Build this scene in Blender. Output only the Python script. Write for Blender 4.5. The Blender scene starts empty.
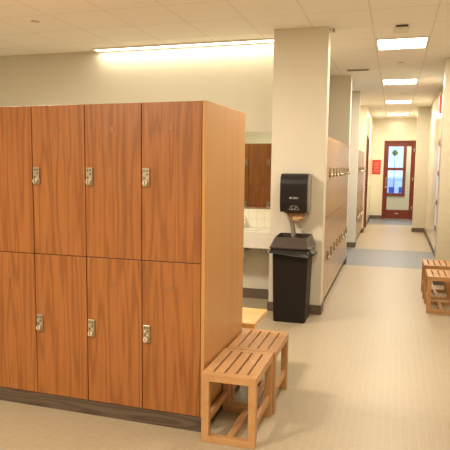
import bpy, bmesh, math, random
from mathutils import Vector, Matrix, noise
random.seed(7)
S = bpy.context.scene
COL = S.collection
PI = math.pi
R = math.radians

# ------------------------------------------------------------------ camera
F_PX, YAW, PITCH, ROLL, EYE = 609.366, -17.93, -6.813, 0.378, 1.66
CX, CY = -29.22, 12.644
cd = bpy.data.cameras.new('camera'); cam = bpy.data.objects.new('camera', cd); COL.objects.link(cam)
ya, pi_, ro = R(YAW), R(PITCH), R(ROLL)
fw = Vector((math.sin(ya)*math.cos(pi_), math.cos(ya)*math.cos(pi_), math.sin(pi_)))
r0 = Vector((math.cos(ya), -math.sin(ya), 0)); u0 = r0.cross(fw)
rr = r0*math.cos(ro) + u0*math.sin(ro); uu = -r0*math.sin(ro) + u0*math.cos(ro)
m = Matrix.Identity(4)
for i in range(3):
    m[i][0] = rr[i]; m[i][1] = uu[i]; m[i][2] = -fw[i]
m[2][3] = EYE
cam.matrix_world = m
cd.sensor_fit = 'HORIZONTAL'; cd.sensor_width = 36; cd.lens = F_PX/450*36
cd.shift_x = -CX/450; cd.shift_y = CY/450
cd.clip_start = 0.05; cd.clip_end = 200
S.camera = cam

# ------------------------------------------------------------------ world, exposure
w = bpy.data.worlds.new('world'); S.world = w; w.use_nodes = True
bg = w.node_tree.nodes['Background']; bg.inputs[0].default_value = (.50, .68, 1, 1); bg.inputs[1].default_value = 1.0
S.view_settings.view_transform = 'Standard'; S.view_settings.look = 'None'
S.view_settings.gamma = 1; S.view_settings.use_curve_mapping = False
S.view_settings.exposure = 1.30
LAMP = (1, .89, .70)          # warm fluorescent tubes
P_CEIL = 23
P_BENCH = 9
P_BACK = 28
P_FRONT = 88
P_LEFT = 60
P_COVE = 2.0
H = 3.13                       # ceiling height
TX, TY, GX, GY = .61, .70, -.286, 7.60      # ceiling grid pitch and phase

def area(name, x, y, z, sx, sy, power, rot=(0, 0, 0), col=LAMP):
    l = bpy.data.lights.new(name, 'AREA'); l.shape = 'RECTANGLE'; l.size = sx; l.size_y = sy
    l.energy = power; l.color = col
    o = bpy.data.objects.new(name, l); o.location = (x, y, z); o.rotation_euler = rot
    COL.objects.link(o); return o

# ------------------------------------------------------------------ materials
def mat(name, col=(.8, .8, .8), rough=.5, metal=0, emit=None, es=0, spec=.5):
    mt = bpy.data.materials.new(name); mt.use_nodes = True
    b = mt.node_tree.nodes['Principled BSDF']
    b.inputs['Base Color'].default_value = (*col, 1); b.inputs['Roughness'].default_value = rough
    b.inputs['Metallic'].default_value = metal; b.inputs['Specular IOR Level'].default_value = spec
    if emit:
        b.inputs['Emission Color'].default_value = (*emit, 1); b.inputs['Emission Strength'].default_value = es
    return mt
def nd(mt, t, **kw):
    n = mt.node_tree.nodes.new(t)
    for k, v in kw.items(): setattr(n, k, v)
    return n
def lk(mt, a, b): mt.node_tree.links.new(a, b)
def bs(mt): return mt.node_tree.nodes['Principled BSDF']

def coords(mt, scale=(1, 1, 1), loc=(0, 0, 0), rnd=0.0, world=False):
    if world:
        src = nd(mt, 'ShaderNodeNewGeometry').outputs['Position']
    else:
        src = nd(mt, 'ShaderNodeTexCoord').outputs['Object']
    if rnd:
        oi = nd(mt, 'ShaderNodeObjectInfo')
        mu = nd(mt, 'ShaderNodeVectorMath', operation='SCALE'); mu.inputs[0].default_value = (rnd, rnd*.7, rnd*1.3)
        lk(mt, oi.outputs['Random'], mu.inputs['Scale'])
        ad = nd(mt, 'ShaderNodeVectorMath', operation='ADD'); lk(mt, src, ad.inputs[0]); lk(mt, mu.outputs[0], ad.inputs[1])
        src = ad.outputs[0]
    mp = nd(mt, 'ShaderNodeMapping'); mp.inputs['Scale'].default_value = scale; mp.inputs['Location'].default_value = loc
    lk(mt, src, mp.inputs[0]); return mp.outputs[0]

def wood(name, dark, mid, light, axis='Z', ringf=26, rough=.38, wide=5.0, stretch=.13, rnd=30, contrast=1.0, spec=.4, fine=22):
    mt = mat(name, mid, rough, spec=spec)
    sc = {'Z': (1, 1, stretch), 'X': (stretch, 1, 1), 'Y': (1, stretch, 1)}[axis]
    v = coords(mt, sc, rnd=rnd)
    n = nd(mt, 'ShaderNodeTexNoise'); n.inputs['Scale'].default_value = wide; n.inputs['Detail'].default_value = 2.5
    n.inputs['Roughness'].default_value = .45; lk(mt, v, n.inputs['Vector'])
    mul = nd(mt, 'ShaderNodeMath', operation='MULTIPLY'); lk(mt, n.outputs['Fac'], mul.inputs[0]); mul.inputs[1].default_value = ringf*PI
    sn = nd(mt, 'ShaderNodeMath', operation='SINE'); lk(mt, mul.outputs[0], sn.inputs[0])
    ma = nd(mt, 'ShaderNodeMath', operation='MULTIPLY_ADD'); lk(mt, sn.outputs[0], ma.inputs[0]); ma.inputs[1].default_value = .5; ma.inputs[2].default_value = .5
    pw = nd(mt, 'ShaderNodeMath', operation='POWER'); lk(mt, ma.outputs[0], pw.inputs[0]); pw.inputs[1].default_value = 2.2
    # fine pores
    sc2 = {'Z': (1, 1, .03), 'X': (.03, 1, 1), 'Y': (1, .03, 1)}[axis]
    v2 = coords(mt, sc2, rnd=rnd)
    n2 = nd(mt, 'ShaderNodeTexNoise'); n2.inputs['Scale'].default_value = 130; n2.inputs['Detail'].default_value = 3; lk(mt, v2, n2.inputs['Vector'])
    # broad streaks
    n3 = nd(mt, 'ShaderNodeTexNoise'); n3.inputs['Scale'].default_value = fine; n3.inputs['Detail'].default_value = 2; lk(mt, v2, n3.inputs['Vector'])
    c1 = nd(mt, 'ShaderNodeMix', data_type='RGBA'); c1.inputs['A'].default_value = (*light, 1); c1.inputs['B'].default_value = (*mid, 1)
    lk(mt, n3.outputs['Fac'], c1.inputs['Factor'])
    c2 = nd(mt, 'ShaderNodeMix', data_type='RGBA'); lk(mt, c1.outputs['Result'], c2.inputs['A']); c2.inputs['B'].default_value = (*dark, 1)
    f2 = nd(mt, 'ShaderNodeMath', operation='MULTIPLY'); lk(mt, pw.outputs[0], f2.inputs[0]); f2.inputs[1].default_value = .75*contrast
    lk(mt, f2.outputs[0], c2.inputs['Factor'])
    c3 = nd(mt, 'ShaderNodeMix', data_type='RGBA'); lk(mt, c2.outputs['Result'], c3.inputs['A']); c3.inputs['B'].default_value = (*[d*.8 for d in dark], 1)
    rm = nd(mt, 'ShaderNodeMapRange'); rm.inputs['From Min'].default_value = .5; rm.inputs['From Max'].default_value = .75
    rm.inputs['To Max'].default_value = .6*contrast; lk(mt, n2.outputs['Fac'], rm.inputs['Value']); lk(mt, rm.outputs[0], c3.inputs['Factor'])
    lk(mt, c3.outputs['Result'], bs(mt).inputs['Base Color'])
    return mt

def grid(name, c1, c2, cm, bw, bh, mortar, loc=(0, 0, 0), rough=.5, rot=None, spec=.5, bump=0):
    mt = mat(name, c1, rough, spec=spec)
    v = coords(mt, loc=loc, world=True)
    if rot == 'XZ':       # wall facing Y: use x,z
        sp = nd(mt, 'ShaderNodeSeparateXYZ'); cb = nd(mt, 'ShaderNodeCombineXYZ'); lk(mt, v, sp.inputs[0])
        lk(mt, sp.outputs['X'], cb.inputs['X']); lk(mt, sp.outputs['Z'], cb.inputs['Y']); v = cb.outputs[0]
    b = nd(mt, 'ShaderNodeTexBrick', offset=0.0, offset_frequency=2, squash=1.0)
    b.inputs['Scale'].default_value = 1; b.inputs['Brick Width'].default_value = bw; b.inputs['Row Height'].default_value = bh
    b.inputs['Mortar Size'].default_value = mortar; b.inputs['Mortar Smooth'].default_value = .3
    b.inputs['Color1'].default_value = (*c1, 1); b.inputs['Color2'].default_value = (*c2, 1); b.inputs['Mortar'].default_value = (*cm, 1)
    lk(mt, v, b.inputs['Vector']); lk(mt, b.outputs['Color'], bs(mt).inputs['Base Color'])
    if bump:
        bp = nd(mt, 'ShaderNodeBump', invert=True); bp.inputs['Strength'].default_value = bump; bp.inputs['Distance'].default_value = .003
        lk(mt, b.outputs['Fac'], bp.inputs['Height']); lk(mt, bp.outputs[0], bs(mt).inputs['Normal'])
    return mt

def paint(name, col, rough=.5, spec=.4):
    mt = mat(name, col, rough, spec=spec)
    v = coords(mt, world=True)
    n = nd(mt, 'ShaderNodeTexNoise'); n.inputs['Scale'].default_value = 90; lk(mt, v, n.inputs['Vector'])
    bp = nd(mt, 'ShaderNodeBump'); bp.inputs['Strength'].default_value = .05; bp.inputs['Distance'].default_value = .002
    lk(mt, n.outputs['Fac'], bp.inputs['Height']); lk(mt, bp.outputs[0], bs(mt).inputs['Normal'])
    return mt

M = {}
M['wall'] = paint('wall_paint', (.64, .60, .485), .55)
M['gloss_wall'] = paint('glossy_wall_paint', (.80, .74, .58), .22, .5)
M['block'] = grid('right_wall_tile', (.64, .58, .45), (.63, .57, .44), (.575, .515, .40), .2, .2, .003, rot='XZ', rough=.4)
M['pillar'] = paint('pillar_paint', (.72, .665, .555), .5)
M['ceiling'] = grid('ceiling_tiles', (.93, .89, .82), (.92, .88, .81), (.80, .745, .66), TX, TY, .009, loc=(-GX, -GY, 0), rough=.9, bump=.4)
M['floor'] = grid('floor_mosaic', (.40, .325, .225), (.385, .31, .213), (.43, .35, .247), .052, .052, .003, rough=.42, spec=.35)
M['floor_blue'] = grid('floor_blue_mosaic', (.18, .185, .205), (.155, .16, .185), (.21, .21, .22), .052, .052, .003, rough=.45)
M['base'] = mat('baseboard_vinyl', (.13, .095, .07), .5)
M['kick'] = wood('shaded_kick_wood', (.055, .035, .022), (.10, .065, .042), (.13, .09, .06), axis='X', rough=.5)  # brown darkened to carry the shadow under the locker doors
M['locker'] = wood('locker_laminate', (.15, .044, .010), (.295, .101, .024), (.375, .140, .036), wide=8, stretch=.06, ringf=15, contrast=.62, fine=60)
M['panel'] = wood('side_panel_laminate', (.39, .17, .048), (.48, .225, .068), (.53, .265, .088), ringf=7, contrast=.45, rough=.32, stretch=.03)
M['edge'] = wood('edge_band', (.34, .145, .045), (.43, .19, .06), (.47, .22, .075), ringf=5, contrast=.4)
M['pale'] = wood('corridor_locker_laminate', (.27, .13, .05), (.36, .19, .08), (.41, .23, .105), ringf=8, contrast=.5, rough=.24, spec=.5)
M['bench'] = wood('bench_wood', (.38, .18, .068), (.46, .24, .097), (.51, .28, .122), axis='Y', ringf=6, contrast=.55, rough=.45, stretch=.08)
M['slab'] = wood('bench_slab_wood', (.55, .27, .08), (.66, .35, .12), (.70, .40, .15), axis='X', ringf=8, contrast=.5, rough=.3)
M['redwood'] = wood('red_door_wood', (.115, .016, .010), (.17, .027, .014), (.20, .035, .017), ringf=6, contrast=.4, rough=.35)
M['gap'] = mat('locker_carcass', (.16, .07, .03), .7)
M['brass'] = mat('lock_satin_metal', (.42, .35, .25), .35, .8)
M['knob'] = mat('lock_knob_metal', (.80, .74, .62), .2, .9)
M['button'] = mat('lock_button_dark', (.10, .08, .06), .4)
M['steel'] = mat('steel', (.6, .58, .54), .28, .9)
M['chrome'] = mat('chrome', (.8, .8, .78), .12, 1)
M['plate'] = mat('number_plate', (.28, .13, .05), .35, .3)
M['plate_light'] = mat('number_plate_light', (.60, .42, .22), .3, .3)
M['black'] = mat('black_plastic', (.010, .009, .009), .36)
M['bin'] = mat('bin_plastic', (.012, .008, .007), .5, spec=.3)
M['lid'] = mat('lid_plastic', (.060, .040, .034), .40)
M['bag'] = mat('bin_bag', (.010, .0095, .010), .22, spec=.6)
M['smoke'] = mat('smoked_plastic', (.30, .27, .22), .2)
M['kraft'] = mat('kraft_paper', (.50, .30, .13), .8)
M['kraft_grey'] = mat('twisted_paper', (.20, .15, .11), .8)
M['print'] = mat('printed_marks', (.62, .58, .55), .5)
M['print_dim'] = mat('printed_marks_grey', (.33, .30, .28), .5)
M['ceramic'] = mat('white_solid_surface', (.72, .68, .60), .25)
M['splash'] = grid('backsplash_tile', (.82, .79, .66), (.80, .77, .64), (.66, .62, .5), .1, .1, .003, rot='XZ', rough=.2)
M['mirror'] = mat('mirror_glass', (.70, .73, .69), .01, 1)
M['signred'] = mat('sign_red', (.58, .035, .025), .4)
M['signink'] = mat('sign_ink', (.75, .30, .22), .5)
M['white'] = mat('white_plastic', (.78, .74, .66), .5)
M['dark'] = mat('dark_slot', (.09, .07, .05), .6)
M['vent'] = mat('vent_metal', (.55, .47, .36), .5)
M['diff'] = mat('lit_diffuser', (.9, .9, .85), .5, emit=(1, .93, .78), es=3.5)
M['cove'] = mat('lit_cove_tube', (.9, .9, .85), .5, emit=(1, .93, .74), es=3.2)
M['ext_wall'] = mat('outside_facade', (.62, .68, .74), .7)
M['ext_blue'] = mat('outside_blue', (.015, .06, .45), .5)
M['ext_white'] = mat('outside_white', (.8, .85, .9), .5)
M['asphalt'] = mat('outside_ground', (.42, .45, .48), .9)
M['leaf'] = mat('leaves', (.40, .38, .07), .7)
M['bark'] = mat('bark', (.10, .08, .06), .9)
g = bpy.data.materials.new('window_glass'); g.use_nodes = True
nt = g.node_tree; nt.nodes.clear()
out = nt.nodes.new('ShaderNodeOutputMaterial'); mx = nt.nodes.new('ShaderNodeMixShader')
tr = nt.nodes.new('ShaderNodeBsdfTransparent'); gl = nt.nodes.new('ShaderNodeBsdfGlossy'); gl.inputs['Roughness'].default_value = .02
tr.inputs[0].default_value = (.93, .96, .97, 1)
fr = nt.nodes.new('ShaderNodeFresnel'); fr.inputs[0].default_value = 1.45
nt.links.new(fr.outputs[0], mx.inputs[0]); nt.links.new(tr.outputs[0], mx.inputs[1]); nt.links.new(gl.outputs[0], mx.inputs[2]); nt.links.new(mx.outputs[0], out.inputs[0])
M['glass'] = g

# ------------------------------------------------------------------ mesh helpers
class MB:
    def __init__(s): s.bm = bmesh.new(); s.mats = []
    def mi(s, m):
        if m not in s.mats: s.mats.append(m)
        return s.mats.index(m)
    def box(s, x0, x1, y0, y1, z0, z1, m, bev=0, rot=None, piv=None):
        v = [s.bm.verts.new((x, y, z)) for x in (x0, x1) for y in (y0, y1) for z in (z0, z1)]
        idx = [(0, 1, 3, 2), (4, 6, 7, 5), (0, 4, 5, 1), (2, 3, 7, 6), (0, 2, 6, 4), (1, 5, 7, 3)]
        k = s.mi(m); fs = [s.bm.faces.new([v[i] for i in f]) for f in idx]
        for f in fs: f.material_index = k
        if bev:
            es = list({e for f in fs for e in f.edges})
            r = bmesh.ops.bevel(s.bm, geom=es, offset=bev, segments=2, profile=.5, affect='EDGES')
            for f in r['faces']: f.material_index = k
            v = list({q for f in r['faces'] for q in f.verts} | {q for q in v if q.is_valid})
        if rot is not None:
            bmesh.ops.rotate(s.bm, verts=v, cent=piv or ((x0+x1)/2, (y0+y1)/2, (z0+z1)/2), matrix=rot)
        return s
    def rings(s, rings, m, cap=True, smooth=True, closed=True):
        k = s.mi(m); vr = [[s.bm.verts.new(p) for p in r] for r in rings]
        n = len(vr[0])
        for a, b in zip(vr, vr[1:]):
            for i in range(n if closed else n-1):
                f = s.bm.faces.new((a[i], a[(i+1) % n], b[(i+1) % n], b[i])); f.material_index = k; f.smooth = smooth
        if cap and closed:
            for r, rev in ((vr[0], True), (vr[-1], False)):
                f = s.bm.faces.new(r[::-1] if rev else r); f.material_index = k
        return s
    def tube(s, pts, rad, m, n=12, cap=True):
        pts = [Vector(p) for p in pts]; rg = []
        rads = rad if isinstance(rad, (list, tuple)) else [rad]*len(pts)
        up = Vector((0, 0, 1))
        for i, p in enumerate(pts):
            d = (pts[min(i+1, len(pts)-1)] - pts[max(i-1, 0)]).normalized()
            a = d.cross(up)
            if a.length < .05: a = d.cross(Vector((1, 0, 0)))
            a.normalize(); b = a.cross(d)
            rg.append([p + (a*math.cos(t) + b*math.sin(t))*rads[i] for t in [2*PI*j/n for j in range(n)]])
        return s.rings(rg, m, cap)
    def prism(s, poly, axis, a0, a1, m, smooth=False):
        def P(u, v, t): return {'X': (t, u, v), 'Y': (u, t, v), 'Z': (u, v, t)}[axis]
        return s.rings([[P(u, v, a0) for u, v in poly], [P(u, v, a1) for u, v in poly]], m, True, smooth)
    def done(s, name, parent=None, loc=(0, 0, 0)):
        bmesh.ops.recalc_face_normals(s.bm, faces=s.bm.faces)
        me = bpy.data.meshes.new(name); s.bm.to_mesh(me); s.bm.free()
        for m_ in s.mats: me.materials.append(M[m_])
        o = bpy.data.objects.new(name, me); COL.objects.link(o); o.location = loc
        if parent: o.parent = parent
        return o

def empty(name, loc, label=None, cat=None, group=None, rz=0):
    o = bpy.data.objects.new(name, None); COL.objects.link(o); o.location = loc; o.rotation_euler = (0, 0, rz); o.empty_display_size = .1
    tag(o, label, cat, group); return o
def tag(o, label=None, cat=None, group=None, kind=None):
    if label: o['label'] = label
    if cat: o['category'] = cat
    if group: o['group'] = group
    if kind: o['kind'] = kind
    return o
def kids(o): return [c for c in COL.objects if c.parent == o]
def copy_tree(o, parent=None):
    c = o.copy(); COL.objects.link(c); c.parent = parent
    for k in kids(o): copy_tree(k, c)
    return c
def struct(name, mb, parent=None, loc=(0, 0, 0)):
    o = mb.done(name, parent, loc)
    if not parent: o['kind'] = 'structure'
    return o
def text_mesh(name, txt, size, m, parent, loc, rot):
    cu = bpy.data.curves.new(name, 'FONT'); cu.body = txt; cu.size = size; cu.extrude = .0006
    cu.align_x = 'CENTER'; cu.align_y = 'CENTER'
    t = bpy.data.objects.new(name+'_tmp', cu); COL.objects.link(t)
    me = bpy.data.meshes.new_from_object(t); COL.objects.unlink(t); bpy.data.objects.remove(t)
    me.materials.clear(); me.materials.append(M[m])
    o = bpy.data.objects.new(name, me); COL.objects.link(o); o.parent = parent; o.location = loc; o.rotation_euler = rot
    return o

# ------------------------------------------------------------------ the setting
PX0, PX1, PY = -1.318, -.727, 6.798          # near pillar
XL, XR, YB, YE = -6.5, 1.5, -2.5, 20.19
YC0, YC1, YT = 10.45, 12.64, 18.1            # blue floor bands
struct('floor', MB().box(XL-.1, XR+.1, YB-.1, YC0, -.1, 0, 'floor'))
struct('floor', MB().box(XL-.1, XR+.1, YC0, YC1, -.1, 0, 'floor_blue'))
struct('floor', MB().box(XL-.1, XR+.1, YC1, YT, -.1, 0, 'floor'))
struct('floor', MB().box(XL-.1, XR+.1, YT, 22.6, -.1, 0, 'floor_blue'))
struct('ceiling', MB().box(XL-.1, XR+.1, YB-.1, 22.6, H, H+.1, 'ceiling'))
struct('wall_back', MB().box(XL-.1, XR+.1, YB-.1, YB, 0, H, 'wall'))
struct('wall_far_left', MB().box(XL-.1, XL, YB, 22.6, 0, H, 'wall'))
struct('wall_near_right', MB().box(XR, XR+.1, YB, 9.3, 0, H, 'wall'))
WY = 7.389
struct('wall_sink', MB().box(XL, -1.2, WY, WY+.12, 0, H, 'wall'))
struct('wall_pillar', MB().box(PX0, PX1, PY, PY+.22, 0, H, 'pillar', .004).box(PX0, -1.215, PY+.21, WY, 0, H, 'pillar'))
struct('wall_locker_bay', MB().box(-1.30, -1.215, WY+.12, 10.485, 0, H, 'wall'))
F1 = 10.485
struct('wall_second_pillar', MB().box(XL, -.737, F1, F1+.25, 0, H, 'pillar', .004))
struct('wall_third_pillar', MB().box(XL, -.715, 12.77, 12.97, 0, H, 'pillar', .004))
struct('wall_second_bay', MB().box(-1.32, -1.2, 12.97, 15.72, 0, H, 'wall'))
# left side wall near the end with the doorway of door_2
DY0, DY1, DZ2 = 16.15, 17.15, 2.42
struct('wall_left', MB().box(-1.2, -.70, 15.72, DY0, 0, H, 'gloss_wall').box(-1.2, -.70, DY1, YE, 0, H, 'gloss_wall').box(-1.2, -.70, DY0, DY1, DZ2, H, 'gloss_wall'))
# right side
struct('wall_right_pillar', MB().box(.597, XR, 9.1, 9.3, 0, H, 'block', .004))
WZ0, WZ1, WY0, WY1 = .45, 2.15, 11.35, 12.6
struct('wall_right', MB().box(.78, .9, 9.3, WY0, 0, H, 'gloss_wall').box(.78, .9, WY1, YE, 0, H, 'gloss_wall')
       .box(.78, .9, WY0, WY1, 0, WZ0, 'gloss_wall').box(.78, .9, WY0, WY1, WZ1, H, 'gloss_wall'))
struct('wall_far_right', MB().box(.487, .78, 16.4, 16.6, 0, H, 'block'))
# end wall with doorway
DX0, DX1, DZ = -.337, .594, 2.451
struct('wall_end', MB().box(-1.2, DX0, YE, YE+.12, 0, H, 'gloss_wall').box(DX1, XR, YE, YE+.12, 0, H, 'gloss_wall').box(DX0, DX1, YE, YE+.12, DZ, H, 'gloss_wall'))
# vestibule with window behind the door
VY = 22.5; VX0, VX1, VZ0, VZ1 = -1.0, .37, .62, 2.50
struct('wall_vestibule', MB().box(-1.6, VX0, VY, VY+.1, 0, H, 'wall').box(VX1, XR, VY, VY+.1, 0, H, 'wall').box(VX0, VX1, VY, VY+.1, 0, VZ0, 'wall')
       .box(VX0, VX1, VY, VY+.1, VZ1, H, 'wall'))
struct('wall_vestibule_left', MB().box(-1.7, -1.6, YE+.12, VY+.1, 0, H, 'wall'))
struct('wall_vestibule_right', MB().box(XR, XR+.1, YE+.12, VY+.1, 0, H, 'wall'))

def frame_box(mb, x0, x1, z0, z1, y0, y1, t, m, bars=()):
    mb.box(x0, x0+t, y0, y1, z0, z1, m).box(x1-t, x1, y0, y1, z0, z1, m).box(x0+t, x1-t, y0, y1, z0, z0+t, m).box(x0+t, x1-t, y0, y1, z1-t, z1, m)
    for b in bars: mb.box(x0+t, x1-t, y0, y1, b-t/2, b+t/2, m)
    return mb
wf = struct('window_1', frame_box(MB(), VX0, VX1, VZ0, VZ1, VY-.03, VY+.12, .10, 'redwood', (1.56,)))
MB().box(VX0+.1, VX1-.1, VY+.03, VY+.04, VZ0+.1, VZ1-.1, 'glass').done('window_pane', wf)
# window in the right wall, x and y swapped
mb = MB(); t = .09
mb.box(.772, .91, WY0, WY0+t, WZ0, WZ1, 'white').box(.772, .91, WY1-t, WY1, WZ0, WZ1, 'white').box(.772, .91, WY0+t, WY1-t, WZ0, WZ0+t, 'redwood')
mb.box(.772, .91, WY0+t, WY1-t, WZ1-t, WZ1, 'redwood').box(.775, .87, WY0+t, WY1-t, 1.5, 1.57, 'redwood').box(.775, .87, WY0+t, WY1-t, .95, 1.02, 'redwood')
wf = struct('window_2', mb)
MB().box(.80, .81, WY0+t, WY1-t, WZ0+t, WZ1-t, 'glass').done('window_pane', wf)

# door_1 at the end of the corridor
LZ = DZ-.05
mb = MB(); a0, a1 = DX0+.05, DX1-.05; g0, g1, gz0, gz1 = -.20, .467, .29, 2.27
mb.box(a0, g0, YE+.03, YE+.075, .01, LZ, 'redwood').box(g1, a1, YE+.03, YE+.075, .01, LZ, 'redwood')
mb.box(g0, g1, YE+.03, YE+.075, .01, gz0, 'redwood').box(g0, g1, YE+.03, YE+.075, gz1, LZ, 'redwood')
d1 = struct('door_1', mb)
MB().box(DX0, a0, YE-.02, YE+.13, 0, DZ, 'redwood').box(a1, DX1, YE-.02, YE+.13, 0, DZ, 'redwood').box(a0, a1, YE-.02, YE+.13, LZ, DZ, 'redwood').done('door_frame', d1)
MB().box(g0, g1, YE+.048, YE+.056, gz0, gz1, 'glass').done('glass_pane', d1)
h = MB(); h.tube([(-.245, YE+.03, 1.30), (-.245, YE-.02, 1.30), (-.245, YE-.03, 1.28), (-.245, YE-.03, 1.10), (-.245, YE-.02, 1.08), (-.245, YE+.03, 1.08)], .011, 'steel'); h.box(-.27, -.22, YE+.02, YE+.03, .98, 1.04, 'steel')
h.done('door_handle', d1)
h = MB(); h.box(.06, .16, YE+.018, YE+.03, .16, .19, 'steel'); h.done('door_stop', d1)
h = MB()
for z in (.35, 1.25, 2.15): h.tube([(a1, YE-.028, z-.06), (a1, YE-.028, z+.06)], .012, 'steel')
h.done('hinge', d1)
# door_2 in left wall, seen edge-on
mb = MB().box(-.76, -.715, DY0+.06, DY1-.06, .01, DZ2-.06, 'redwood')
d2 = struct('door_2', mb)
MB().box(-.80, -.682, DY0, DY0+.06, 0, DZ2, 'redwood').box(-.80, -.682, DY1-.06, DY1, 0, DZ2, 'redwood').box(-.80, -.682, DY0+.06, DY1-.06, DZ2-.06, DZ2, 'redwood').done('door_frame', d2)
h = MB().tube([(-.715, DY1-.14, 1.1), (-.67, DY1-.14, 1.1), (-.665, DY1-.16, 1.1), (-.665, DY1-.25, 1.1)], .01, 'steel'); h.done('door_handle', d2)

# baseboards
BH, BT = .104, .012
struct('baseboard_pillar', MB().box(PX0-BT, PX1+BT, PY-BT, PY, 0, BH, 'base').box(PX1, PX1+BT, PY, PY+.22, 0, BH, 'base').box(PX0-BT, PX0, PY, WY-BT, 0, BH, 'base'))
struct('baseboard_sink_wall', MB().box(XL, PX0-BT, WY-BT, WY, 0, BH+.02, 'base'))
struct('baseboard_second_pillar', MB().box(-.785, -.737+BT, F1-BT, F1, 0, BH, 'base').box(-.737, -.737+BT, F1, F1+.25, 0, BH, 'base'))
struct('baseboard_third_pillar', MB().box(-1.6, -.715+BT, 12.77-BT, 12.77, 0, BH, 'base').box(-.715, -.715+BT, 12.77, 12.97, 0, BH, 'base'))
struct('baseboard_left', MB().box(-.70, -.70+BT, 15.72, DY0, 0, BH, 'base').box(-.70, -.70+BT, DY1, YE, 0, BH, 'base').box(-1.19, -.70+BT, 15.72-BT, 15.72, 0, BH, 'base'))
struct('baseboard_end', MB().box(-.70+BT, DX0, YE-BT, YE, 0, BH, 'base'))
struct('baseboard_far_right', MB().box(.487-BT, .78-BT, 16.4-BT, 16.4, 0, BH, 'base').box(.487-BT, .487, 16.4, 16.6, 0, BH, 'base'))
struct('baseboard_right', MB().box(.78-BT, .78, 9.3, 16.4-BT, 0, BH, 'base'))
struct('baseboard_right_pillar', MB().box(.597-BT, XR, 9.1-BT, 9.1, 0, BH, 'base').box(.597-BT, .597, 9.1, 9.3, 0, BH, 'base'))

# ------------------------------------------------------------------ ceiling fixtures
def make_light():
    o = empty('ceiling_light', (0, 0, H))
    f = MB(); x, y, t = TX/2-.012, TY/2-.012, .018
    f.box(-x, x, -y, -y+t, -.012, 0, 'white').box(-x, x, y-t, y, -.012, 0, 'white').box(-x, -x+t, -y+t, y-t, -.012, 0, 'white').box(x-t, x, -y+t, y-t, -.012, 0, 'white')
    f.done('frame', o)
    d = MB(); d.box(-x+t, x-t, -y+t, y-t, -.006, 0, 'diff'); d.done('diffuser', o)
    for s in (-.075, .045):
        MB().box(s-.006, s+.006, -y+t, y-t, -.016, -.006, 'white').done('divider', o)
    return o
spots = []
for k, wd in enumerate(['nearest of the four in the photo', 'second nearest, past the small sensor', 'third from the front', 'farthest, next to the end wall']):
    spots.append((GX+TX/2, GY+TY/2+3.5*k, 'bright square ceiling light over the corridor, '+wd, P_CEIL))
spots += [(GX+TX/2, GY+TY/2-3.5, 'bright square ceiling light over the slatted benches, above the frame', P_BENCH),
          (GX+TX/2, GY+TY/2-7.0, 'bright square ceiling light behind the viewpoint', P_BACK),
          (GX+TX/2-TX*5, GY+TY/2-7.7, 'unseen square ceiling light added to light the near locker fronts', P_FRONT),  # out of view, put in to light the locker fronts
          (GX+TX/2-TX*5, GY+TY/2-3.5, 'unseen square ceiling light added for brightness above the near locker bank', P_LEFT)]  # out of view too, put in to brighten the left side
proto = make_light()
for i, (x, y, lab, pw_) in enumerate(spots):
    o = proto if i == 0 else copy_tree(proto)
    o.location = (x, y, H); tag(o, lab, 'ceiling light', 'square ceiling lights')
    area('ceiling_lamp', x, y, H-.02, TX-.08, TY-.08, pw_)
area('vestibule_fill', .2, 21.4, H-.02, .6, .6, 30)  # added fill behind the end door, has no fixture

o = empty('cove_light', (-2.52, 7.30, H), 'long bright slot light along the ceiling edge above the sink wall', 'light')
mb = MB(); mb.box(-1.2, 1.195, -.068, .060, -.012, -.001, 'cove'); mb.done('tube', o)
mb = MB(); mb.box(-1.21, 1.2, -.085, -.070, -.020, 0, 'white').box(-1.21, 1.2, .062, .075, -.020, 0, 'white').box(-1.225, -1.21, -.085, .075, -.020, 0, 'white'); mb.done('housing', o)
area('cove_lamp', -2.52, 7.325, H-.03, 2.35, .06, P_COVE, col=(1, .92, .70))

def disc(mb, x, y, z0, z1, r, m, n=24):
    return mb.rings([[(x+r*math.cos(2*PI*i/n), y+r*math.sin(2*PI*i/n), z) for i in range(n)] for z in (z0, z1)], m)
o = empty('ceiling_sensor', (.01, 7.02, H), 'small box sensor with dark slot on the ceiling before the nearest corridor light', 'sensor')
MB().box(-.075, .075, -.09, .09, -.055, 0, 'white', .012).done('housing', o)
MB().box(-.06, .06, -.094, -.088, -.022, -.002, 'dark').done('slot', o)
for x, y, lab in ((.02, 9.4, 'small round sprinkler cover on ceiling between first and second corridor lights'), (-3.625, 5.722, 'small round sprinkler cover on the ceiling above the locker bank'),
                  (-.45, 16.6, 'small round sprinkler cover on ceiling near the corridor end')):
    mb = MB(); disc(mb, 0, 0, -.006, 0, .045, 'vent'); disc(mb, 0, 0, -.012, -.006, .032, 'white')
    tag(mb.done('sprinkler_cover', None, (x, y, H)), lab, 'sprinkler', 'round sprinkler covers')
o = empty('ceiling_vent', (-.60, 9.92, H), 'narrow dark slot air vent in the ceiling beside the second pillar', 'vent')
MB().box(-.17, .17, -.075, .075, -.008, 0, 'vent').done('frame', o)
for i in range(4):
    y = -.05+i*.033; MB().box(-.15, .15, y-.006, y+.006, -.010, -.008, 'dark').done('slot', o)
mb = MB(); disc(mb, 0, 0, -.03, 0, .012, 'vent', 12); disc(mb, 0, 0, -.036, -.03, .022, 'vent', 12)
tag(mb.done('fire_sprinkler', None, (-.69, 6.93, H)), 'tiny sprinkler head at the top right corner of the near pillar', 'sprinkler')

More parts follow.
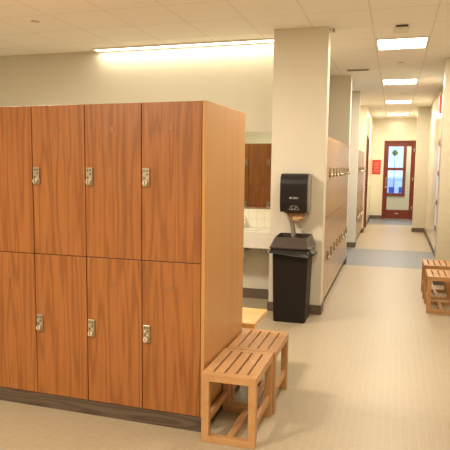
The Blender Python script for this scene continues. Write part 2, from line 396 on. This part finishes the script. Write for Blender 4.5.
# ------------------------------------------------------------------ lockers
def lock_mb(hand=1):
    """combination lock: plate, four buttons, round knob; front faces -Y"""
    l = MB(); l.box(-.024, .024, -.012, 0, -.057, .057, 'brass', .004)
    for r_ in range(3):
        for c_ in (-1, 1):
            x, z = c_*.010, .040-.023*r_
            l.tube([(x, -.012, z), (x, -.016, z)], .0055, 'button' if (r_+c_) % 3 else 'knob', 10)
    l.tube([(0, -.012, -.033), (0, -.016, -.033)], .021, 'brass', 18)
    l.tube([(0, -.016, -.033), (0, -.032, -.033)], [.017, .015], 'knob', 18)
    l.box(-.002, .002, -.034, -.031, -.045, -.021, 'button')
    return l
def plate_mb():
    p = MB(); p.box(-.013, .013, -.003, 0, -.016, .016, 'plate', .001); return p
def door_on(root, x0, x1, z0, z1, wood_m, lx=None, lz=0, pz=None, front=0.0, th=.019):
    cx, cz = (x0+x1)/2, (z0+z1)/2
    d = MB().box(x0-cx, x1-cx, 0, th, z0-cz, z1-cz, wood_m, .0012).done('door', root, (cx, front, cz))
    if lx is not None: lock_mb().done('lock', d, (lx-cx, 0, lz-cz))
    if pz is not None: plate_mb().done('number_plate', d, (0, 0, pz-cz))
    return d

LW, LY, LD = .3925, 3.462, .880
LX1 = -1.060; EP = LX1-.024
ZB, ZM, ZT = .104, 1.066, 2.033
# two tier unit of the near bank (origin at floor, left edge, door plane)
def near_unit():
    root = empty('locker', (0, 0, 0)); g = .003
    MB().box(.0005, LW-.0005, .020, LD/2-.001, ZB, ZT-.003, 'gap').box(.0005, .012, .019, .021, ZB, ZT-.002, 'gap').done('body', root)
    door_on(root, g, LW-g, ZM+.0025, ZT-.001, 'locker', .034, 1.582, 1.878)
    door_on(root, g, LW-g, ZB, ZM-.0025, 'locker', .034, .600, .902)
    return root
NL = ['right end of the near bank, beside the benches', 'second from the right end of the near bank', 'third from the right end of the near bank',
      'fourth from the right end of the near bank', 'cut off by the photo left edge', 'beyond the left edge of the photo']
base = near_unit()
for i, s in enumerate(NL):
    o = base if i == 0 else copy_tree(base)
    o.location = (EP-LW*(i+1), LY, 0); tag(o, 'two-door oak locker with keypad locks, '+s, 'locker', 'two-door lockers of the near bank')
BX0 = EP-LW*6
# three tier units on the back side (seen in the mirror); local frame turned by 180 degrees
def back_unit():
    root = empty('locker', (0, 0, 0), rz=PI); g = .003
    MB().box(.0005, LW-.0005, .020, LD/2-.001, ZB, ZT-.003, 'gap').done('body', root)
    for z0, z1 in ((ZT-.72, ZT), (ZT-1.44, ZT-.72), (ZB, ZT-1.44)):
        door_on(root, g, LW-g, z0+.003, z1-.003, 'locker', .04, z0+(z1-z0)*.54, z1-(z1-z0)*.17)
    return root
base = back_unit()
for i, s in enumerate(['at the benches end', 'second from the benches end', 'reflected in the mirror', 'fourth along, left part of the mirror', 'fifth along', 'last along']):
    o = base if i == 0 else copy_tree(base)
    o.location = (EP-.170-LW*i, LY+LD, 0); tag(o, 'three-door wooden locker on back of near bank, '+s, 'locker', 'three-door lockers on the back of the near bank')
# end panel
tag(MB().box(EP+.001, LX1, LY-.001, LY+LD, ZB-.003, ZT+.001, 'panel', .0015).box(EP-.169, EP, LY+LD-.019, LY+LD, ZB, ZT, 'panel').done('end_panel'), 'tall honey-coloured wooden side panel closing the near locker bank', 'panel')
# plinth
tag(MB().box(BX0, LX1-.004, LY+.010, LY+LD-.03, 0, ZB-.006, 'kick').done('locker_plinth'), 'recessed brown plinth under the near locker bank, colour darkened as shadow', 'plinth')

# the whole near bank stands turned by about a degree
TH = R(-1.7); PV = Vector((LX1, LY, 0)); RM = Matrix.Rotation(TH, 3, 'Z')
for o in [o for o in COL.objects if o.parent is None and o.name.split('.')[0] in ('locker', 'end_panel', 'locker_plinth')]:
    o.location = PV + RM @ (o.location - PV) + Vector((-.001, 0, 0)); o.rotation_euler.z += TH

# corridor banks, doors face +X: built facing -Y then turned by 90 degrees
def corridor_unit(wd, depth):
    root = empty('locker', (0, 0, 0), rz=PI/2); g = .003
    MB().box(.001, wd-.001, .020, depth, .075, 1.985, 'gap').box(0, wd, .035, depth-.02, 0, .075, 'base').done('body', root)
    for z0, z1, lz in ((1.06, 1.99, 1.575), (.10, 1.052, .59)):
        door_on(root, g, wd-g, z0, z1, 'pale', wd-.04, lz, None)
    return root
def corridor_bank(x, y0, wd, n, depth, txt, grp):
    b = corridor_unit(wd, depth)
    for i in range(n):
        o = b if i == 0 else copy_tree(b)
        o.location = (x, y0+wd*i, 0)
        od = ['first', 'second', 'third', 'fourth', 'fifth', 'sixth', 'seventh', 'eighth'][i]
        tag(o, 'glossy pale wood two-door locker, %s in the row %s' % (od, txt), 'locker', grp)
corridor_bank(-.730, 7.03, .431, 8, .475, 'counted from the dispenser pillar', 'corridor lockers behind the near pillar')
corridor_bank(-.724, 12.98, .39, 7, .47, 'past the blue floor band', 'corridor lockers past the blue floor band')
o = MB(); o.box(-.018, .018, -.012, 0, -.05, .05, 'steel', .003); o.tube([(0, -.012, .02), (0, -.05, .02), (0, -.055, .01), (0, -.055, -.03)], .008, 'dark', 8)
tag(o.done('wall_hook', None, (-.757, F1-.001, 1.09)), 'small dark metal hook on the face of the second pillar', 'hook')

# ------------------------------------------------------------------ slatted benches
def make_bench(wx, dy, hz=.42):
    """stool frame; origin at front left floor corner"""
    root = empty('slatted_bench', (0, 0, 0)); L = .046; T = .05
    # seat: rails along x front and back, five slats along y
    MB().box(0, wx, 0, .05, hz-T, hz, 'bench', .003).done('front_rail', root)
    MB().box(0, wx, dy-.05, dy, hz-T, hz, 'bench', .003).done('rear_rail', root)
    gap = .014; sw = (wx-4*gap)/5
    for i in range(5):
        x = i*(sw+gap)
        MB().box(x, x+sw, .05, dy-.05, hz-.022, hz-.0005, 'bench', .002).done('slat', root)
    for x in (0, wx-.022):
        MB().box(x, x+.022, .05, dy-.05, hz-T, hz-.0225, 'bench', .002).done('side_rail', root)
    for x in (0, wx-L):
        for y in (0, dy-L):
            MB().box(x, x+L, y, y+L, .040, hz-T, 'bench', .002).done('leg', root)
    MB().box(0, wx, 0, L, 0, .040, 'bench', .003).done('foot_rail', root)
    MB().box(0, wx, dy-L, dy, 0, .040, 'bench', .003).done('foot_rail', root)
    for x in (.010, wx-.034):
        MB().box(x, x+.024, L, dy-L, .105, .150, 'bench', .002).done('stretcher', root)
    MB().box(wx/2-.022, wx/2+.022, L, dy-L, .004, .038, 'bench', .002).done('stretcher', root)
    return root
b = make_bench(.332, .530, .430); b.location = (-1.043, 3.352, 0)
tag(b, 'small slatted wooden bench nearest the camera, against the locker side panel', 'bench', 'slatted benches')
b2 = copy_tree(b); b2.location = (-1.030, 3.892, 0); tag(b2, 'small slatted wooden bench behind the nearest one, against the locker side panel', 'bench', 'slatted benches')
b3 = copy_tree(b); b3.location = (.410, 7.29, 0); b3.scale.z = .98; tag(b3, 'front slatted wooden bench at the right edge of the photo', 'bench', 'slatted benches')
b4 = copy_tree(b); b4.location = (.403, 8.06, 0); tag(b4, 'rear slatted wooden bench at the right edge, partly behind the front one', 'bench', 'slatted benches')

# long pedestal bench behind the bank
b = empty('aisle_bench', (-2.4, 4.70, 0), 'long smooth wooden bench end showing behind the locker bank', 'bench')
MB().box(-1.4, 1.435, -.25, .25, .42, .46, 'slab', .004).done('seat', b)
for x in (-1.0, 0, 1.0):
    l = MB(); l.tube([(x, 0, .012), (x, 0, .42)], .03, 'steel', 16); disc(l, x, 0, 0, .012, .09, 'steel'); l.done('pedestal', b)

# ------------------------------------------------------------------ sink wall
b = empty('sink_counter', (-2.9, WY, 0), 'white wall-hung sink counter with tall apron under the mirror', 'sink')
CW = 1.565   # half length to the pillar
mb = MB(); mb.box(-2.4, CW, -.44, -.012, .865, .885, 'ceramic')
mb.box(-2.4, CW, -.44, -.42, .695, .865, 'ceramic').box(-2.4, CW, -.42, -.012, .695, .71, 'ceramic')
mb.done('countertop', b)
for x in (-1.6, -.3, 1.16):
    rg = []
    n = 32
    for s_, z in ((1.0, .886), (1.0, .893), (.93, .893), (.86, .888), (.75, .8865)):
        rg.append([(x+.21*s_*math.cos(2*PI*i/n), -.235+.14*s_*math.sin(2*PI*i/n), z) for i in range(n)])
    MB().rings(rg, 'ceramic').done('basin', b)
    f = MB(); f.tube([(x, -.06, .885), (x, -.06, .965), (x, -.075, .99), (x, -.11, 1.0), (x, -.15, .985), (x, -.155, .965)], [.017, .014, .012, .011, .011, .012], 'chrome')
    f.tube([(x, -.06, .965), (x, -.055, 1.0), (x, -.02, 1.03)], [.018, .012, .007], 'chrome'); f.done('faucet', b)
    f = MB(); f.tube([(x+.03, -.25, .70), (x+.03, -.25, .60), (x+.03, -.22, .56), (x+.03, -.18, .55), (x+.03, -.15, .58), (x+.03, -.12, .60), (x+.03, -.012, .60)], .02, 'white'); f.done('drain_pipe', b)
    f = MB(); f.tube([(x+.22, -.02, .62), (x+.22, -.08, .62), (x+.22, -.08, .70)], .008, 'steel'); f.tube([(x+.22, -.075, .62), (x+.22, -.11, .62)], .018, 'steel'); f.done('stop_valve', b)
    MB().box(x-.02, x+.005, -.36, -.012, .66, .695, 'white').box(x-.02, x+.005, -.05, -.012, .45, .66, 'white').done('bracket', b)
struct('trim_1', MB().box(XL, PX0-.002, WY-.010, WY, .885, 1.125, 'splash'))
b = empty('wall_mirror', (-2.9, WY, 0), 'wide frameless mirror above the sink counter reflecting brown lockers', 'mirror')
MB().box(-2.4, CW, -.008, -.002, 1.145, 2.064, 'mirror').done('mirror_glass', b)
MB().box(-2.4, CW, -.016, -.001, 1.127, 1.145, 'steel').done('bottom_rail', b)

# ------------------------------------------------------------------ paper towel dispenser
b = empty('towel_dispenser', (-1.018, PY, 1.155), 'black paper towel dispenser with curved top on the near pillar', 'towel dispenser')
Wd, Hd, Dd = .155, .418, .215
prof = [(0, 0), (-.17, 0), (-.190, .012), (-Dd, .10), (-Dd, .31)]
for i in range(1, 9):
    a = i/8*PI/2; prof.append((-Dd+.10*(1-math.cos(a)), .31+(Hd-.31)*math.sin(a)))
prof.append((0, Hd))
mb = MB(); mb.prism(prof, 'X', -Wd, Wd-.02, 'black')
bmesh.ops.bevel(mb.bm, geom=[e for e in mb.bm.edges if e.is_manifold and e.calc_face_angle(0) > .9], offset=.008, segments=3, affect='EDGES')
mb.done('cover', b)
mb = MB(); mb.prism([(y*.93, z*.985) for y, z in prof], 'X', Wd-.019, Wd+.004, 'smoke'); mb.done('side_trim', b)
MB().box(-Wd+.03, Wd-.05, -.12, -.05, -.012, .006, 'dark').done('paper_slot', b)
# lettering and pictogram
fy = -Dd-.0005
o = MB(); o.prism([(-.052, .165), (-.034, .165), (-.040, .146), (-.046, .146)], 'Y', fy-.001, fy+.001, 'print'); o.done('logo_mark', b)
text_mesh('lettering', 'TORK', .030, 'print', b, (.004, fy-.0005, .155), (PI/2, 0, 0))
def stroke(mb, p, q, wd, m, y):
    p, q = Vector(p), Vector(q); d = (q-p).normalized(); nrm = Vector((-d.y, d.x))*wd/2
    return mb.prism([tuple(p+nrm), tuple(q+nrm), tuple(q-nrm), tuple(p-nrm)], 'Y', y-.001, y+.0005, m)
o = MB(); zz = .052
Pp = lambda x, z: (x, zz+z)
def sy(z): return -.190-(Dd-.190)*((z-.012)/.088)
pg = MB()
for p, q, wd in ((( -.034, .042), (.026, .042), .005), ((-.034, .042), (-.058, .002), .005), ((.026, .042), (.050, .002), .005), ((-.058, .0), (.050, .0), .007),
               ((-.034, .042), (-.022, .004), .006), ((.026, .042), (.004, .006), .010), ((-.030, .006), (-.018, .012), .010)):
    stroke(pg, p, q, wd, 'print_dim', 0)
pic = pg.done('pictogram', b, (0, -.2085, .052)); pic.rotation_euler = (math.atan2(Dd-.190, .088), 0, 0); pic.location = (.002, sy(.030)-.0018, .030)
# paper sheet under the dispenser and its twisted tail
mb = MB(); n = 16; top = []; bot = []
rg = []
for j, z in enumerate([.0, -.025, -.055, -.080]):
    rg.append([(-.085+.19*i/n, -.085-.03*math.sin(PI*i/n)*(j/3) - .012*j + .006*math.sin(i*1.3+j), z - (.022*math.sin(PI*i/n*1.1)*(j/3)) + .010*(i/n)*(j/3)) for i in range(n+1)])
back = [[(x, y+.006, z) for x, y, z in r] for r in rg]
mb.rings([a+bk[::-1] for a, bk in zip(rg, back)], 'kraft')
mb.done('paper_towel', b)
mb = MB(); mb.tube([(-.055, -.105, -.055), (-.048, -.12, -.075), (-.030, -.13, -.12), (-.012, -.15, -.18), (-.002, -.18, -.245), (.004, -.20, -.30)], [.016, .024, .022, .024, .026, .024], 'kraft_grey', 10); mb.done('paper_tail', b)

# ------------------------------------------------------------------ waste bin
bx0, bx1, by0, by1 = -1.20, -.815, 6.305, 6.745
cxb, cyb = (bx0+bx1)/2, (by0+by1)/2
b = empty('waste_bin', (cxb, cyb, 0), 'tall black waste bin with hooded lid and bag, below the towel dispenser', 'waste bin')
def rrect(hx, hy, r, z, n=6):
    p = []
    for cx_, cy_, a0_ in ((hx-r, hy-r, 0), (-hx+r, hy-r, 90), (-hx+r, -hy+r, 180), (hx-r, -hy+r, 270)):
        for i in range(n+1):
            a = R(a0_+90*i/n); p.append((cx_+r*math.cos(a), cy_+r*math.sin(a), z))
    return p
hb = (bx1-bx0)/2; db = (by1-by0)/2
mb = MB(); mb.rings([rrect(hb-.025, db-.03, .03, 0), rrect(hb-.022, db-.028, .03, .01), rrect(hb-.005, db-.008, .03, .745), rrect(hb+.004, db, .032, .75), rrect(hb+.004, db, .032, .775)], 'bin', smooth=False); mb.done('body', b)
# bag folded over rim
rg = []
for j in range(7):
    t_ = j/6; z = .788-.080*t_; row = []
    base_r = rrect(hb+.012+.034*t_, db+.010+.030*t_, .04, z, 10)
    for i, p in enumerate(base_r):
        v = Vector(p); nn = noise.noise(Vector((p[0]*18, p[1]*18, t_*1.2+3)))
        nn2 = noise.noise(Vector((p[0]*7, p[1]*7, 9)))
        d = Vector((p[0], p[1], 0)).normalized()
        v += d*(nn*.030*t_+.012*t_*abs(nn2)+.010*t_*noise.noise(Vector((p[0]*60, p[1]*60, t_*2)))); v.z += nn2*.055*t_+nn*.02*t_
        row.append(tuple(v))
    rg.append(row)
mb = MB(); mb.rings(rg, 'bag', cap=False)
o = mb.done('bag', b); sm = o.modifiers.new('thick', 'SOLIDIFY'); sm.thickness = .003
# lid: rim plate, sloped hood, open mouth
mb = MB()
hl, dl = hb+.022, db+.018
outer = [rrect(hl, dl, .03, .790), rrect(hl+.004, dl+.004, .032, .795), rrect(hl+.004, dl+.004, .032, .808), rrect(hl-.004, dl-.004, .03, .814)]
def shift(r, dy, zf): return [(x, y+dy, z+zf(y)) for x, y, z in r]
SH, DI = .030, .070
top = shift(rrect(hl-.037, dl-DI, .02, .908), SH, lambda y: .01*(y/dl))
topi = shift(rrect(hl-.048, dl-DI-.011, .016, .910), SH, lambda y: .01*(y/dl))
ini = shift(rrect(hl-.050, dl-DI-.011, .016, .812), SH, lambda y: 0)
mb.rings(outer+[top, topi, ini], 'lid', smooth=False)
mb.done('lid', b)
mb = MB(); mb.rings([shift(rrect(hl-.058, dl-DI-.013, .016, .800), SH, lambda y: 0), shift(rrect(hl-.058, dl-DI-.013, .016, .806), SH, lambda y: 0)], 'dark'); mb.done('opening', b)

# ------------------------------------------------------------------ signs
b = empty('red_sign', (-.55, YE, 1.40), 'small red notice with pale lines of text left of the end door', 'sign')
MB().box(-.13, .13, -.012, 0, 0, .45, 'signred', .003).done('panel', b)
mb = MB()
for z, wl in ((.375, .16), (.345, .13), (.30, .19), (.265, .17), (.215, .19), (.18, .15), (.13, .18), (.10, .17), (.06, .14)):
    x = -wl/2
    while x < wl/2-.01:
        l = random.uniform(.018, .045); mb.box(x, min(x+l, wl/2), -.0135, -.0121, z-.008, z+.008, 'signink'); x += l+.010
mb.done('text_lines', b)
b = empty('wall_sign', (.78, 12.0, 2.62), 'narrow red lit sign high on the right corridor wall', 'sign')
MB().box(-.03, 0, -.16, .16, 0, .32, 'white', .004).box(-.06, -.031, -.15, .15, .01, .31, 'signred').done('housing', b)
MB().box(-.064, -.0605, -.13, .13, .03, .29, 'signred').done('red_face', b)

# ------------------------------------------------------------------ outside the end window
tag(MB().box(-30, 30, 23.2, 80, -.12, -.05, 'asphalt').done('ground'), None, None, None, 'structure')
o = empty('building', (0, 46, -.05), 'pale low building seen far off through the end window', 'building')
MB().box(-14, 14, 0, 6, 0, .85, 'ext_wall').done('facade', o)
for i in range(14):
    MB().box(-13.2+1.9*i, -12.2+1.9*i, -.03, 0, .25, .65, 'ext_white').done('window', o)
for x, hw_, m_, lab in ((-.095, .11, 'ext_blue', 'left blue crate outside the end window'), (.105, .075, 'ext_white', 'white crate between two blue ones outside the end window'), (.27, .075, 'ext_blue', 'right blue crate outside the end window')):
    o = empty('storage_crate', (x, 27, -.05), lab, 'crate')
    MB().box(-hw_, hw_, -.2, .2, 0, .80, m_, .01).done('body', o)
    MB().box(-hw_-.004, hw_+.004, -.21, .21, .80, .84, m_, .01).done('lid', o)
o = empty('tree', (-.03, 36, -.05), 'small yellow-green tree outside the end window', 'tree')
MB().tube([(0, 0, 0), (.02, 0, 1.2), (0, 0, 2.3)], [.02, .014, .008], 'bark').done('trunk', o)
mb = MB()
for i in range(260):
    v = Vector((random.gauss(0, 1), random.gauss(0, 1), random.gauss(0, .8))); v = v.normalized()*random.uniform(.05, .17); v.z += 2.45
    a = Vector((random.gauss(0, 1), random.gauss(0, 1), random.gauss(0, 1))).normalized()*.05; c = a.orthogonal().normalized()*.03
    k = mb.mi('leaf'); f = mb.bm.faces.new([mb.bm.verts.new(v+q) for q in (a, c, -a, -c)]); f.material_index = k
mb.done('foliage', o)
